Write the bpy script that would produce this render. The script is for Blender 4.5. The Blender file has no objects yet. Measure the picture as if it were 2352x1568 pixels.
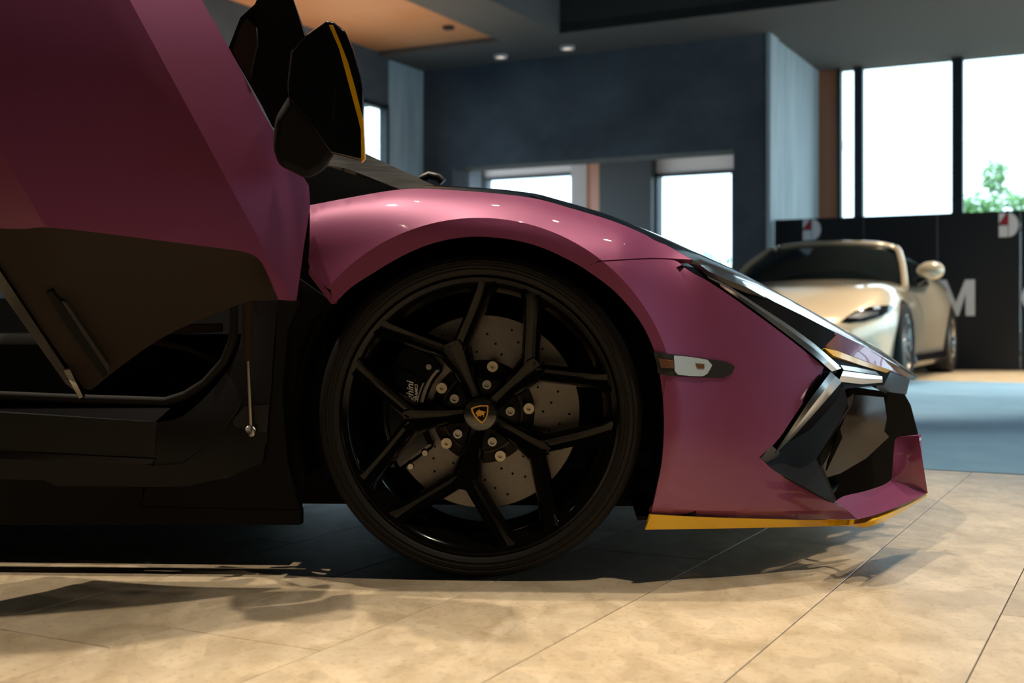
import bpy, bmesh, math, random
import numpy as np
from mathutils import Vector, Matrix
from mathutils.geometry import delaunay_2d_cdt
from mathutils.bvhtree import BVHTree

random.seed(7)
S = bpy.context.scene
COL = S.collection

# ------------------------------------------------------------------ camera
F = 2800.0            # focal length in pixels of the 2352 px wide frame
HZ = 737.0            # row of the horizon
CAM = Vector((0.0687, -2.53, 0.537))
cd = bpy.data.cameras.new('camera')
cd.sensor_width = 36.0
cd.lens = F / 2352.0 * 36.0
cd.shift_y = -(784.0 - HZ) / 2352.0
cd.clip_end = 300
cd.dof.use_dof = True
cd.dof.focus_distance = 2.55
cd.dof.aperture_fstop = 4.0
cam = bpy.data.objects.new('camera', cd)
cam.location = CAM
cam.rotation_euler = (math.radians(90), 0, 0)
COL.objects.link(cam)
S.camera = cam

# ------------------------------------------------------------------ world and exposure
w = bpy.data.worlds.new('overcast_sky')
S.world = w
w.use_nodes = True
bg = w.node_tree.nodes['Background']
bg.inputs[0].default_value = (0.66, 0.86, 1.0, 1)
bg.inputs[1].default_value = 4.2
S.view_settings.view_transform = 'Standard'
S.view_settings.look = 'None'
S.view_settings.exposure = 0.0
S.view_settings.gamma = 1.0
S.view_settings.use_curve_mapping = False
S.cycles.max_bounces = 8
S.cycles.diffuse_bounces = 4
S.cycles.glossy_bounces = 4
S.cycles.transmission_bounces = 6
S.cycles.sample_clamp_indirect = 6
S.cycles.caustics_reflective = False
S.cycles.caustics_refractive = False

# room axes: U runs along the far wall (to the right), V runs away from the camera
U = Vector((5355, -2800, 0)).normalized()
V = Vector((1464, 2800, 0)).normalized()
def RW(u, v, z): return U * u + V * v + Vector((0, 0, z))
def ray(px, py): return Vector(((px - 1176) / F, 1, (HZ - py) / F))
def on_v(px, py, v):
    d = ray(px, py); t = (v - CAM.dot(V)) / d.dot(V); p = CAM + d * t
    return p.dot(U), p.z
def on_u(px, py, u):
    d = ray(px, py); t = (u - CAM.dot(U)) / d.dot(U); p = CAM + d * t
    return p.dot(V), p.z
def on_z(px, py, z):
    d = ray(px, py); t = (z - CAM.z) / d.z; p = CAM + d * t
    return p.dot(U), p.dot(V)
ROOM = math.atan2(U.y, U.x)

# ------------------------------------------------------------------ ceiling spot lamps (warm) and daylight portals
WARM = (1.0, 0.85, 0.66)
SPOTS = [  # x, y, z, watts, cone deg
    (-0.22, 0.36, 3.9, 285, 66),
    (-1.15, 0.70, 3.9, 330, 70),
    (1.20, -0.60, 3.9, 250, 54),
    (-0.80, -1.80, 3.9, 170, 40),
    (0.40, -1.60, 3.9, 320, 44),
    (2.0, 6.4, 3.9, 850, 70),
    (4.4, 8.2, 3.9, 500, 70),
    (6.4, 8.2, 3.9, 1300, 80),  # added out of view to brighten the cream car's side
    (2.1, 1.3, 3.9, 230, 62),
    (0.5, 0.5, 3.9, 22, 75),
    (1.1, 0.9, 3.9, 22, 75),
    (-0.7, 1.0, 3.9, 22, 75),
    (1.75, 0.3, 3.9, 22, 75),
    (0.15, 1.4, 3.9, 22, 75),
    (2.5, 0.7, 3.9, 22, 75),
    (0.95, -0.25, 3.9, 22, 75),

]
for i, (x, y, z, p, a) in enumerate(SPOTS):
    l = bpy.data.lights.new('spot_lamp', 'SPOT')
    l.energy = p; l.color = WARM; l.spot_size = math.radians(a); l.spot_blend = 0.5
    l.shadow_soft_size = 0.035
    o = bpy.data.objects.new('spot_lamp', l); o.location = (x, y, z); COL.objects.link(o)

# ------------------------------------------------------------------ materials
MATS = {}
def mat(name, col, rough=0.5, metal=0.0, coat=0.0, spec=0.5, noise=None, bump=None, emit=None, trans=0.0, ior=1.45, coat_rough=0.03):
    m = bpy.data.materials.new(name); m.use_nodes = True
    nt = m.node_tree; b = nt.nodes['Principled BSDF']
    b.inputs['Base Color'].default_value = (*col, 1)
    b.inputs['Roughness'].default_value = rough
    b.inputs['Metallic'].default_value = metal
    b.inputs['Coat Weight'].default_value = coat
    b.inputs['Coat Roughness'].default_value = coat_rough
    b.inputs['Specular IOR Level'].default_value = spec
    b.inputs['IOR'].default_value = ior
    b.inputs['Transmission Weight'].default_value = trans
    if emit:
        b.inputs['Emission Color'].default_value = (*emit[0], 1); b.inputs['Emission Strength'].default_value = emit[1]
    if noise:   # (scale vec, colour2, detail, contrast)
        sc, c2, lo, hi = noise
        tc = nt.nodes.new('ShaderNodeTexCoord'); mp = nt.nodes.new('ShaderNodeMapping'); mp.inputs['Scale'].default_value = sc
        nz = nt.nodes.new('ShaderNodeTexNoise'); nz.inputs['Scale'].default_value = 1; nz.inputs['Detail'].default_value = 6; nz.inputs['Roughness'].default_value = 0.65
        cr = nt.nodes.new('ShaderNodeValToRGB'); cr.color_ramp.elements[0].position = lo; cr.color_ramp.elements[1].position = hi
        cr.color_ramp.elements[0].color = (*col, 1); cr.color_ramp.elements[1].color = (*c2, 1)
        nt.links.new(tc.outputs['Object'], mp.inputs[0]); nt.links.new(mp.outputs[0], nz.inputs[0])
        nt.links.new(nz.outputs[0], cr.inputs[0]); nt.links.new(cr.outputs[0], b.inputs['Base Color'])
    if bump:
        sc, st = bump
        tc = nt.nodes.new('ShaderNodeTexCoord'); nz = nt.nodes.new('ShaderNodeTexNoise'); nz.inputs['Scale'].default_value = sc; nz.inputs['Detail'].default_value = 4
        bp = nt.nodes.new('ShaderNodeBump'); bp.inputs['Strength'].default_value = st; bp.inputs['Distance'].default_value = 0.01
        nt.links.new(tc.outputs['Object'], nz.inputs[0]); nt.links.new(nz.outputs[0], bp.inputs['Height']); nt.links.new(bp.outputs[0], b.inputs['Normal'])
    MATS[name] = m
    return m

mat('purple', (0.240, 0.056, 0.138), 0.42, 0.25, 0.7, spec=0.3, bump=(900, 0.02))
mat('yellow', (0.80, 0.45, 0.004), 0.35, 0.0, 0.3)
mat('gloss_black', (0.004, 0.004, 0.005), 0.12, 0.0, 0.6)
mat('wheel_black', (0.003, 0.003, 0.003), 0.12, 0.0, 0.0, spec=0.22)
mat('satin_black', (0.010, 0.010, 0.010), 0.38)
mat('matte_black', (0.008, 0.008, 0.008), 0.75, spec=0.25)
mat('trim_brown', (0.030, 0.022, 0.017), 0.72, spec=0.25)
mat('duct_grey', (0.035, 0.032, 0.030), 0.35)
mat('carbon', (0.008, 0.008, 0.008), 0.25, 0, 0.8, noise=((8, 8, 220), (0.03, 0.03, 0.028), 0.45, 0.55))
mat('deep_black', (0.0025, 0.0025, 0.003), 0.6, spec=0.04)
mat('rubber', (0.012, 0.011, 0.010), 0.68, spec=0.3)
mat('chrome', (0.86, 0.88, 0.88), 0.26, 1.0)
mat('steel', (0.45, 0.43, 0.40), 0.32, 1.0)
mat('disc', (0.20, 0.185, 0.17), 0.42, 0.75, noise=((40, 40, 40), (0.24, 0.22, 0.20), 0.35, 0.7))
mat('bolt', (0.62, 0.57, 0.44), 0.4, 0.6)
mat('gold', (0.80, 0.42, 0.09), 0.35, 0.7)
mat('white_print', (0.8, 0.8, 0.8), 0.5)
mat('lens_clear', (0.46, 0.56, 0.63), 0.15, 0.0, 1.0)
mat('lens_amber', (0.15, 0.075, 0.04), 0.12, 0, 1.0)
mat('lens_smoke', (0.035, 0.035, 0.035), 0.08, 0, 1.0)
mat('glass_dark', (0.006, 0.009, 0.009), 0.03, 0, 0.0, spec=0.6)
mat('cream_paint', (0.68, 0.55, 0.38), 0.28, 0.25, 1.0)
mat('wall_plaster', (0.055, 0.066, 0.080), 0.8, noise=((0.9, 0.9, 1.2), (0.115, 0.132, 0.155), 0.35, 0.75), bump=(6, 0.2))
mat('wall_daylit', (0.33, 0.40, 0.44), 0.7, noise=((7, 7, 0.7), (0.50, 0.57, 0.61), 0.35, 0.7))  # daylight on these wall faces is put into the paler, bluish colour
mat('soffit', (0.125, 0.120, 0.115), 0.85)
mat('soffit_dark', (0.050, 0.048, 0.045), 0.9)
mat('wood_ceiling', (0.60, 0.25, 0.09), 0.6, noise=((0.5, 0.5, 0.5), (0.70, 0.36, 0.20), 0.3, 0.7))
mat('copper', (0.42, 0.17, 0.09), 0.5, 0.3)
mat('white_ceiling', (0.62, 0.55, 0.54), 0.8)
mat('frame_dark', (0.014, 0.018, 0.022), 0.5)
mat('panel_black', (0.010, 0.011, 0.014), 0.55)
mat('sign_grey', (0.75, 0.75, 0.78), 0.6)
mat('sign_red', (0.40, 0.02, 0.04), 0.6)
mat('carpet', (0.145, 0.31, 0.48), 0.6, noise=((3, 3, 3), (0.23, 0.42, 0.60), 0.3, 0.75))
mat('grout', (0.16, 0.12, 0.08), 0.9)
mat('leaf', (0.22, 0.42, 0.16), 0.7)
mat('leaf_hazed', (0.34, 0.50, 0.36), 0.7)  # haze of the bright outdoors is put into this paler green
mat('bark', (0.25, 0.2, 0.15), 0.9)
mat('lamp_glow', (1, 0.9, 0.75), 0.5, emit=((1.0, 0.88, 0.70), 1.2))
mat('ground', (0.30, 0.33, 0.32), 0.9)

def thin_glass(name):
    m = bpy.data.materials.new(name); m.use_nodes = True; nt = m.node_tree; N = nt.nodes
    N.remove(N['Principled BSDF']); out = N['Material Output']
    tr = N.new('ShaderNodeBsdfTransparent'); tr.inputs[0].default_value = (.95, .98, .98, 1)
    gl = N.new('ShaderNodeBsdfGlossy'); gl.inputs['Roughness'].default_value = 0.0
    mx = N.new('ShaderNodeMixShader'); mx.inputs[0].default_value = 0.04
    nt.links.new(tr.outputs[0], mx.inputs[1]); nt.links.new(gl.outputs[0], mx.inputs[2]); nt.links.new(mx.outputs[0], out.inputs[0])
    MATS[name] = m
thin_glass('pane_glass')
def stone(name, c0, c1, c2, off):
    m = bpy.data.materials.new(name); m.use_nodes = True
    nt = m.node_tree; N = nt.nodes; Lk = nt.links; b = N['Principled BSDF']
    tc = N.new('ShaderNodeTexCoord'); mp = N.new('ShaderNodeMapping')
    mp.inputs['Location'].default_value = (off, off * 1.7, 0); mp.inputs['Scale'].default_value = (1.6, 1.0, 1)
    mp.inputs['Rotation'].default_value = (0, 0, 0.35)
    Lk.new(tc.outputs['Object'], mp.inputs[0])
    n1 = N.new('ShaderNodeTexNoise'); n1.inputs['Scale'].default_value = 5.0; n1.inputs['Detail'].default_value = 8; n1.inputs['Roughness'].default_value = 0.62; n1.inputs['Distortion'].default_value = 0.8
    vo = N.new('ShaderNodeTexVoronoi'); vo.inputs['Scale'].default_value = 16.0; vo.inputs['Randomness'].default_value = 1.0
    n2 = N.new('ShaderNodeTexNoise'); n2.inputs['Scale'].default_value = 60; n2.inputs['Detail'].default_value = 3
    for n in (n1, vo, n2): Lk.new(mp.outputs[0], n.inputs['Vector'])
    cr = N.new('ShaderNodeValToRGB'); e = cr.color_ramp.elements
    e[0].position = 0.30; e[0].color = (*c0, 1); e[1].position = 0.72; e[1].color = (*c2, 1)
    x = e.new(0.5); x.color = (*c1, 1)
    Lk.new(n1.outputs[0], cr.inputs[0])
    bwv = N.new('ShaderNodeValToRGB'); bwv.color_ramp.elements[0].position = 0.0; bwv.color_ramp.elements[0].color = (1.09, 1.08, 1.06, 1) ; bwv.color_ramp.elements[1].position = 0.9; bwv.color_ramp.elements[1].color = (0.93, 0.92, 0.90, 1)
    sep = N.new('ShaderNodeSeparateColor'); Lk.new(vo.outputs['Color'], sep.inputs[0]); Lk.new(sep.outputs[0], bwv.inputs[0])
    mx = N.new('ShaderNodeMix'); mx.data_type = 'RGBA'; mx.blend_type = 'MULTIPLY'; mx.inputs[0].default_value = 1
    Lk.new(cr.outputs[0], mx.inputs[6]); Lk.new(bwv.outputs[0], mx.inputs[7])
    sp = N.new('ShaderNodeValToRGB'); sp.color_ramp.elements[0].position = 0.32; sp.color_ramp.elements[0].color = (0.78, 0.74, 0.68, 1); sp.color_ramp.elements[1].position = 0.45; sp.color_ramp.elements[1].color = (1, 1, 1, 1)
    Lk.new(n2.outputs[0], sp.inputs[0])
    mx2 = N.new('ShaderNodeMix'); mx2.data_type = 'RGBA'; mx2.blend_type = 'MULTIPLY'; mx2.inputs[0].default_value = 0.7
    Lk.new(mx.outputs[2], mx2.inputs[6]); Lk.new(sp.outputs[0], mx2.inputs[7])
    Lk.new(mx2.outputs[2], b.inputs['Base Color'])
    b.inputs['Roughness'].default_value = 0.42; b.inputs['Specular IOR Level'].default_value = 0.35
    MATS[name] = m
for k in range(4):
    g = (1.0, 0.94, 1.04, 0.97)[k]
    stone('stone_%d' % k, (0.40 * g, 0.31 * g, 0.20 * g), (0.52 * g, 0.42 * g, 0.29 * g), (0.62 * g, 0.52 * g, 0.385 * g), 3.1 * k)
M = MATS

# ------------------------------------------------------------------ mesh helpers
def tag(o, label=None, cat=None, group=None, kind=None):
    if label: o['label'] = label
    if cat: o['category'] = cat
    if group: o['group'] = group
    if kind: o['kind'] = kind
    return o
def empty(name, loc=(0, 0, 0), rz=0):
    o = bpy.data.objects.new(name, None); o.location = loc; o.rotation_euler = (0, 0, rz); o.empty_display_size = 0.1
    COL.objects.link(o); return o
def link(name, me, m, parent=None):
    o = bpy.data.objects.new(name, me)
    if m is not None:
        me.materials.clear(); me.materials.append(M[m] if isinstance(m, str) else m)
    COL.objects.link(o)
    if parent: o.parent = parent
    return o
def shade(me, ang=30):
    bm = bmesh.new(); bm.from_mesh(me)
    for f in bm.faces: f.smooth = True
    for e in bm.edges:
        e.smooth = len(e.link_faces) == 2 and e.calc_face_angle(0) <= math.radians(ang)
    bm.to_mesh(me); bm.free()
def build(name, vs, fs, m, parent=None, ang=30, recalc=False):
    me = bpy.data.meshes.new(name); me.from_pydata([tuple(v) for v in vs], [], fs)
    if recalc:
        bm = bmesh.new(); bm.from_mesh(me); bmesh.ops.recalc_face_normals(bm, faces=bm.faces); bm.to_mesh(me); bm.free()
    me.update(); shade(me, ang)
    return link(name, me, m, parent)
def bevel(o, wd, seg=2, ang=30):
    b = o.modifiers.new('bevel', 'BEVEL'); b.width = wd; b.segments = seg; b.limit_method = 'ANGLE'; b.angle_limit = math.radians(ang); return o
BOXF = [(0, 3, 2, 1), (4, 5, 6, 7), (0, 1, 5, 4), (1, 2, 6, 5), (2, 3, 7, 6), (3, 0, 4, 7)]
def box_v(x0, x1, y0, y1, z0, z1):
    return [Vector(p) for p in ((x0, y0, z0), (x1, y0, z0), (x1, y1, z0), (x0, y1, z0), (x0, y0, z1), (x1, y0, z1), (x1, y1, z1), (x0, y1, z1))]
def box(name, x0, x1, y0, y1, z0, z1, m, parent=None, bv=0):
    o = build(name, box_v(x0, x1, y0, y1, z0, z1), BOXF, m, parent)
    if bv: bevel(o, bv)
    return o
def rbox(name, u0, u1, v0, v1, z0, z1, m, parent=None):
    """box aligned with the room axes"""
    vs = [RW(p.x, p.y, p.z) for p in box_v(u0, u1, v0, v1, z0, z1)]
    return build(name, vs, BOXF, m, parent)
def catmull(pts, n=6):
    if len(pts) < 3: return list(pts)
    P = [pts[0]] + list(pts) + [pts[-1]]; out = []
    for i in range(1, len(P) - 2):
        p0, p1, p2, p3 = [np.array(q, float) for q in P[i - 1:i + 3]]
        for k in range(n):
            t = k / n
            out.append(tuple(0.5 * ((2 * p1) + (-p0 + p2) * t + (2 * p0 - 5 * p1 + 4 * p2 - p3) * t * t + (-p0 + 3 * p1 - 3 * p2 + p3) * t ** 3)))
    out.append(tuple(map(float, pts[-1])))
    return out
def ring(*segs, n=5):
    out = []
    for s in segs:
        for p in catmull(s, n):
            if not out or math.hypot(p[0] - out[-1][0], p[1] - out[-1][1]) > 0.6: out.append((float(p[0]), float(p[1])))
    if math.hypot(out[0][0] - out[-1][0], out[0][1] - out[-1][1]) < 0.6: out.pop()
    return out
def inside(p, poly):
    x, y = p; c = False; j = len(poly) - 1
    for i in range(len(poly)):
        xi, yi = poly[i]; xj, yj = poly[j]
        if (yi > y) != (yj > y) and x < (xj - xi) * (y - yi) / (yj - yi) + xi: c = not c
        j = i
    return c
def rbf(ctrl):
    """smooth depth surface through control points (px, py, depth)"""
    P = np.array([(a, b) for a, b, c in ctrl], float) / 500; d = np.array([c for a, b, c in ctrl], float); n = len(P)
    def ph(r): return np.where(r > 1e-9, r * r * np.log(np.maximum(r, 1e-9)), 0)
    A = np.zeros((n + 3, n + 3)); A[:n, :n] = ph(np.linalg.norm(P[:, None] - P[None], axis=2)) + np.eye(n) * 1e-6
    A[:n, n] = 1; A[:n, n + 1:] = P; A[n, :n] = 1; A[n + 1:, :n] = P.T
    s = np.linalg.lstsq(A, np.concatenate([d, np.zeros(3)]), rcond=None)[0]
    def fn(x, y):
        q = np.array((x, y)) / 500
        return float(ph(np.linalg.norm(P - q, axis=1)) @ s[:n] + s[n] + s[n + 1:] @ q)
    return fn
def lathe(name, prof, n, m, parent=None, ang=35, a0=0, a1=2 * math.pi, centre=(0, 0)):
    """revolve (r, y) about the y axis"""
    full = abs(a1 - a0 - 2 * math.pi) < 1e-6; vs = []; fs = []; k = len(prof); cnt = n if full else n + 1
    for i in range(cnt):
        a = a0 + (a1 - a0) * i / n
        for r, y in prof: vs.append((centre[0] + r * math.cos(a), y, centre[1] + r * math.sin(a)))
    for i in range(n):
        j = (i + 1) % cnt
        for q in range(k - 1): fs.append((i * k + q, i * k + q + 1, j * k + q + 1, j * k + q))
    return build(name, vs, fs, m, parent, ang, recalc=full)
def tube(name, pts, r, m, parent=None, n=10, caps=True):
    vs = []; fs = []; P = [Vector(p) for p in pts]; rr = r if isinstance(r, (list, tuple)) else [r] * len(P)
    for i, p in enumerate(P):
        t = (P[min(i + 1, len(P) - 1)] - P[max(i - 1, 0)]).normalized()
        a = t.cross(Vector((0, 1, 0)) if abs(t.y) < 0.9 else Vector((1, 0, 0))).normalized(); b = t.cross(a)
        for k in range(n):
            q = 2 * math.pi * k / n; vs.append(p + (a * math.cos(q) + b * math.sin(q)) * rr[i])
    for i in range(len(P) - 1):
        for k in range(n): fs.append((i * n + k, i * n + (k + 1) % n, (i + 1) * n + (k + 1) % n, (i + 1) * n + k))
    if caps: fs.append(tuple(range(n))[::-1]); fs.append(tuple((len(P) - 1) * n + k for k in range(n)))
    return build(name, vs, fs, m, parent, 50, recalc=True)
def prism(name, poly, d0, d1, m, parent=None, fn=None, ang=30):
    """extrude a 2-D outline; fn(x, y, d) gives the point"""
    n = len(poly); vs = [fn(x, y, d0) for x, y in poly] + [fn(x, y, d1) for x, y in poly]
    fs = [tuple(range(n)), tuple(range(2 * n - 1, n - 1, -1))] + [(i, (i + 1) % n, n + (i + 1) % n, n + i) for i in range(n)]
    return build(name, vs, fs, m, parent, ang, recalc=True)
def text_mesh(s, size, shear=0.0, ext=0.0005, align='LEFT', bold=0.0):
    c = bpy.data.curves.new('t', 'FONT'); c.body = s; c.size = size; c.shear = shear; c.extrude = ext; c.align_x = align; c.offset = bold
    c.resolution_u = 3
    o = bpy.data.objects.new('t', c); COL.objects.link(o)
    dg = bpy.context.evaluated_depsgraph_get(); me = bpy.data.meshes.new_from_object(o.evaluated_get(dg))
    bpy.data.objects.remove(o); bpy.data.curves.remove(c)
    return me

# ================================================================== SETTING
VW = 12.05          # far wall plane
ZC = 3.96           # soffit height
# ---- floor: slab, tiles, carpet
floor = rbox('floor', -14, 9, -6, 22, -0.30, -0.004, 'grout'); tag(floor, kind='structure')
TW = 0.3185; U0 = 0.036; TL = 1.27
def tile_mesh(u0, u1, v0, v1):
    g = 0.0011
    a, b, c, d = u0 + g, u1 - g, v0 + g, v1 - g; e = 0.0012
    vs = [RW(*p) for p in ((a, c, -.006), (b, c, -.006), (b, d, -.006), (a, d, -.006), (a, c, -e), (b, c, -e), (b, d, -e), (a, d, -e),
                           (a + e, c + e, 0), (b - e, c + e, 0), (b - e, d - e, 0), (a + e, d - e, 0))]
    return vs, [(0, 1, 5, 4), (1, 2, 6, 5), (2, 3, 7, 6), (3, 0, 4, 7), (4, 5, 9, 8), (5, 6, 10, 9), (6, 7, 11, 10), (7, 4, 8, 11), (8, 9, 10, 11)]
VE = 2.39
joint = {}
for i in range(-12, 8):
    u0 = U0 + i * TW
    off = {-1: -0.595, 3: 0.181, 2: 0.79, 1: -0.22, 0: 0.42}.get(i, (0.37 * i) % TL)
    j0 = off - TL * math.ceil((off + 2.6) / TL)
    cuts = [-2.6]; q = j0
    while q < VE - 0.02:
        if q > -2.55: cuts.append(q)
        q += TL
    cuts.append(VE)
    for a, b in zip(cuts, cuts[1:]):
        vs, fs = tile_mesh(u0, u0 + TW, a, b)
        build('tile', vs, fs, 'stone_%d' % random.randrange(4), floor, 5)
# plain stone beyond the tiles that can be told apart
for nm, (a, b, c, d) in {'far_stone': (-13.9, 8.9, 9.2, 21.9), 'side_stone': (-13.9, U0 - 12 * TW - .002, -5.9, VE), 'near_stone': (U0 - 12 * TW, U0 + 8 * TW, -5.9, -2.602), 'right_stone': (U0 + 8 * TW + .002, 8.9, -5.9, VE)}.items():
    rbox(nm, a, b, c, d, -0.006, 0.0, 'stone_1', floor)
carpet = rbox('carpet', -13.9, 8.9, VE + .003, 9.195, -0.006, 0.002, 'carpet', floor)

# ---- far wall with the wide opening
uL, _ = on_v(972, 400, VW); uR, _ = on_v(1765, 400, VW)
uo0, _ = on_v(1040, 400, VW); uo1, zo = on_v(1685, 343, VW)
wall = rbox('wall_back', uL, uR, VW, VW + 0.45, zo, 4.7, 'wall_plaster'); tag(wall, kind='structure')
rbox('wall_pier', uL, uo0, VW, VW + 0.45, 0, zo, 'wall_plaster', wall)
rbox('wall_pier', uo1, uR, VW, VW + 0.45, 0, zo, 'wall_plaster', wall)
# ---- lit return beside the tall windows
VN = 14.56
rt = rbox('wall_return', uR - 0.4, uR, VW + 0.45, VN + 0.2, 0, 4.7, 'wall_daylit'); tag(rt, kind='structure')
rbox('corner_strip', uR - 0.02, uR + 0.03, VW - 0.02, VW + 0.35, 0, 4.7, 'wall_daylit', rt)
# ---- left wall with a window
v893, z893 = on_u(893, 242, uL); v838, _ = on_u(838, 300, uL)
vq0, vq1 = v838 - 1.6, v893
wl = rbox('wall_left', uL - 0.06, uL, vq1, VW + 0.45, 0, 4.7, 'wall_daylit'); tag(wl, kind='structure')
rbox('wall_section', uL - 0.4, uL, -6, vq0, 0, 4.7, 'wall_plaster', wl)
rbox('wall_section', uL - 0.4, uL, vq0, vq1, z893, 4.7, 'wall_plaster', wl)
rbox('wall_section', uL - 0.4, uL, vq0, vq1, 0, 0.4, 'wall_plaster', wl)
def window(name, axis, c, a0, a1, z0, z1, mull, ft=0.06, dep=0.1):
    """framed glazing in the plane axis = c; mull lists mullion positions; every pane is a part"""
    def rb(n, p0, p1, q0, q1, off0, off1, m, par):
        if axis == 'v': return rbox(n, p0, p1, c + off0, c + off1, q0, q1, m, par)
        return rbox(n, c + off0, c + off1, p0, p1, q0, q1, m, par)
    fr = rb(name, a0, a1, z0, z0 + ft, -dep / 2, dep / 2, 'frame_dark', None); tag(fr, kind='structure')
    rb('head_rail', a0, a1, z1 - ft, z1, -dep / 2, dep / 2, 'frame_dark', fr)
    edges = [(a0, a0 + ft)] + [(x - w_ / 2, x + w_ / 2) for x, w_ in mull] + [(a1 - ft, a1)]
    for e0, e1 in edges: rb('mullion', e0, e1, z0, z1, -dep / 2 - .01, dep / 2 + .01, 'frame_dark', fr)
    for (p0, p1), (q0, q1) in zip(edges, edges[1:]):
        rb('pane', p1, q0, z0 + ft, z1 - ft, -.004, .004, 'pane_glass', fr)
    return fr
window('window_1', 'u', uL - 0.05, vq0, vq1, 0.4, z893, [])
# ---- tall window wall on the right, set back
uw0, zwt = on_v(1925, 104, VN); um1, _ = on_v(1973, 300, VN); um2, _ = on_v(2200, 300, VN)
uwall0, _ = on_v(1885, 300, VN)
uend = 7.2
window('window_2', 'v', VN, uw0, uend, 0.1, zwt, [(um1, 0.12), (um2, 0.14), (um2 + 1.25, .12), (um2 + 2.5, .12), (um2 + 3.75, .12), (um2 + 5.0, .12)], ft=0.05)
wr = rbox('wall_right', uwall0 - 0.2, uend + .3, VN - 0.03, VN + 0.3, zwt, 4.7, 'wall_plaster'); tag(wr, kind='structure')
pil = rbox('trim_1', uR + 0.0, uw0, VN - 0.02, VN + 0.3, 0, 4.7, 'copper'); tag(pil, kind='structure')
# right side wall of the hall with tall windows, and the wall behind the camera
window('window_3', 'u', uend + 0.1, 2.5, VN, 0.15, 3.6, [(x, .1) for x in (4.5, 7, 9.5, 12)])
ws = rbox('wall_side', uend, uend + .3, -6, VN + .3, 3.6, 4.7, 'soffit'); tag(ws, kind='structure')
rbox('wall_section', uend, uend + .3, -6, 2.5, 0, 3.6, 'soffit', ws)
wb = rbox('wall_front', uL, uend, -6.2, -5.9, 0, 4.7, 'soffit_dark'); tag(wb, kind='structure')

# ---- ceiling: soffit bands, orange wood coffer, dark coffer
uc1, vc1 = on_z(1145, 92, ZC); uc2, vc2 = on_z(1290, 80, ZC)
vc = (vc1 + vc2) / 2
cl = rbox('ceiling', uL, uend, vc, VN + 0.2, ZC, ZC + 0.12, 'soffit'); tag(cl, kind='structure')
rbox('soffit_beam', uc1, uc2, -6, vc, ZC, 4.62, 'soffit', cl)
rbox('coffer_side', uc1, uend, vc, vc + .1, ZC + .01, 4.7, 'soffit_dark', cl)
rbox('wood_panel', uL, uc1, 0.5, vc, ZC + 0.06, ZC + 0.12, 'wood_ceiling', cl)
sens = on_z(1030, 60, ZC + .06)
rbox('ceiling_sensor', sens[0] - .05, sens[0] + .05, sens[1] - .05, sens[1] + .05, ZC + .02, ZC + .06, 'soffit_dark', cl)
l = bpy.data.lights.new('ceiling_fill_light', 'SPOT'); l.energy = 240; l.color = (1, .78, .56); l.spot_size = math.radians(96); l.spot_blend = .9; l.shadow_soft_size = .1  # unseen fill light, added to brighten the wood ceiling
o = bpy.data.objects.new('ceiling_fill_light', l); o.location = RW(-6.6, 8.3, 0.9); o.rotation_euler = (math.pi, 0, 0); COL.objects.link(o)
rbox('coffer_lid', uc2, uend, -6, vc, 4.62, 4.7, 'soffit_dark', cl)
rbox('coffer_lid', uL, uc1, -6, 0.5, 4.0, 4.1, 'soffit_dark', cl)
rbox('roof_slab', uL - .4, uend + .3, -6.2, VN + .5, 4.7, 4.8, 'soffit_dark', cl)

# ---- room beyond the opening
VB = 17.6
ub0, _ = on_v(1000, 450, VB); ub1, _ = on_v(1760, 450, VB)
ZF = on_v(1120, 398, VB)[1] + .05
bc = prism('ceiling_far', [(on_v(1020, 400, VW + .45)[0], VW + .45), (uR - .4, VW + .45), (uR - .4, VB + .3), (ub0, VB + .3)], ZF, ZF + .15, 'white_ceiling', None, fn=lambda x, y, d: RW(x, y, d)); tag(bc, kind='structure')
rbox('wood_strip', on_z(1365, 375, ZF)[0], on_z(1500, 375, ZF)[0], VW + .5, VB, ZF - .03, ZF, 'wood_ceiling', bc)
def far_u(px): return on_v(px, 450, VB)[0]
_, zwin = on_v(1400, 406, VB)
window('window_5', 'v', VB, far_u(1505), far_u(1690), 0.1, zwin, [])
zwin6 = on_v(1215, 402, VB)[1]
window('window_6', 'v', VB, far_u(1112), far_u(1390), 0.1, zwin6, [(far_u(1332), 0.18)])
fw = rbox('wall_far', far_u(1386), far_u(1508), VB - .25, VB + .3, 0, ZF, 'frame_dark'); tag(fw, kind='structure')
rbox('wall_section', far_u(1690), far_u(1690) + 1.2, VB - .1, VB + .3, 0, ZF, 'wall_plaster', fw)
rbox('wall_section', far_u(1000) - .2, far_u(1112), VB - .1, VB + .3, 0, ZF, 'wall_plaster', fw)
rbox('wall_header', far_u(1505), far_u(1690), VB, VB + .3, zwin, ZF, 'white_ceiling', fw)
rbox('wall_header', far_u(1112), far_u(1505), VB, VB + .3, zwin6, ZF, 'white_ceiling', fw)
uk0, _ = on_v(1311, 430, 14.2); uk1, _ = on_v(1357, 430, 14.2)
cp = rbox('trim_2', uk0, uk1 - .05, 14.2, 14.5, 0, ZF, 'white_ceiling'); tag(cp, kind='structure')
rbox('orange_lit_edge', uk1 - .06, uk1, 14.18, 14.5, 0, ZF, 'copper', cp)  # orange light on the column edge, put into its colour
# outside ground
og = rbox('floor_outside', -40, 60, 18.2, 90, -0.4, -0.3, 'ground'); tag(og, kind='structure')

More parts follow.
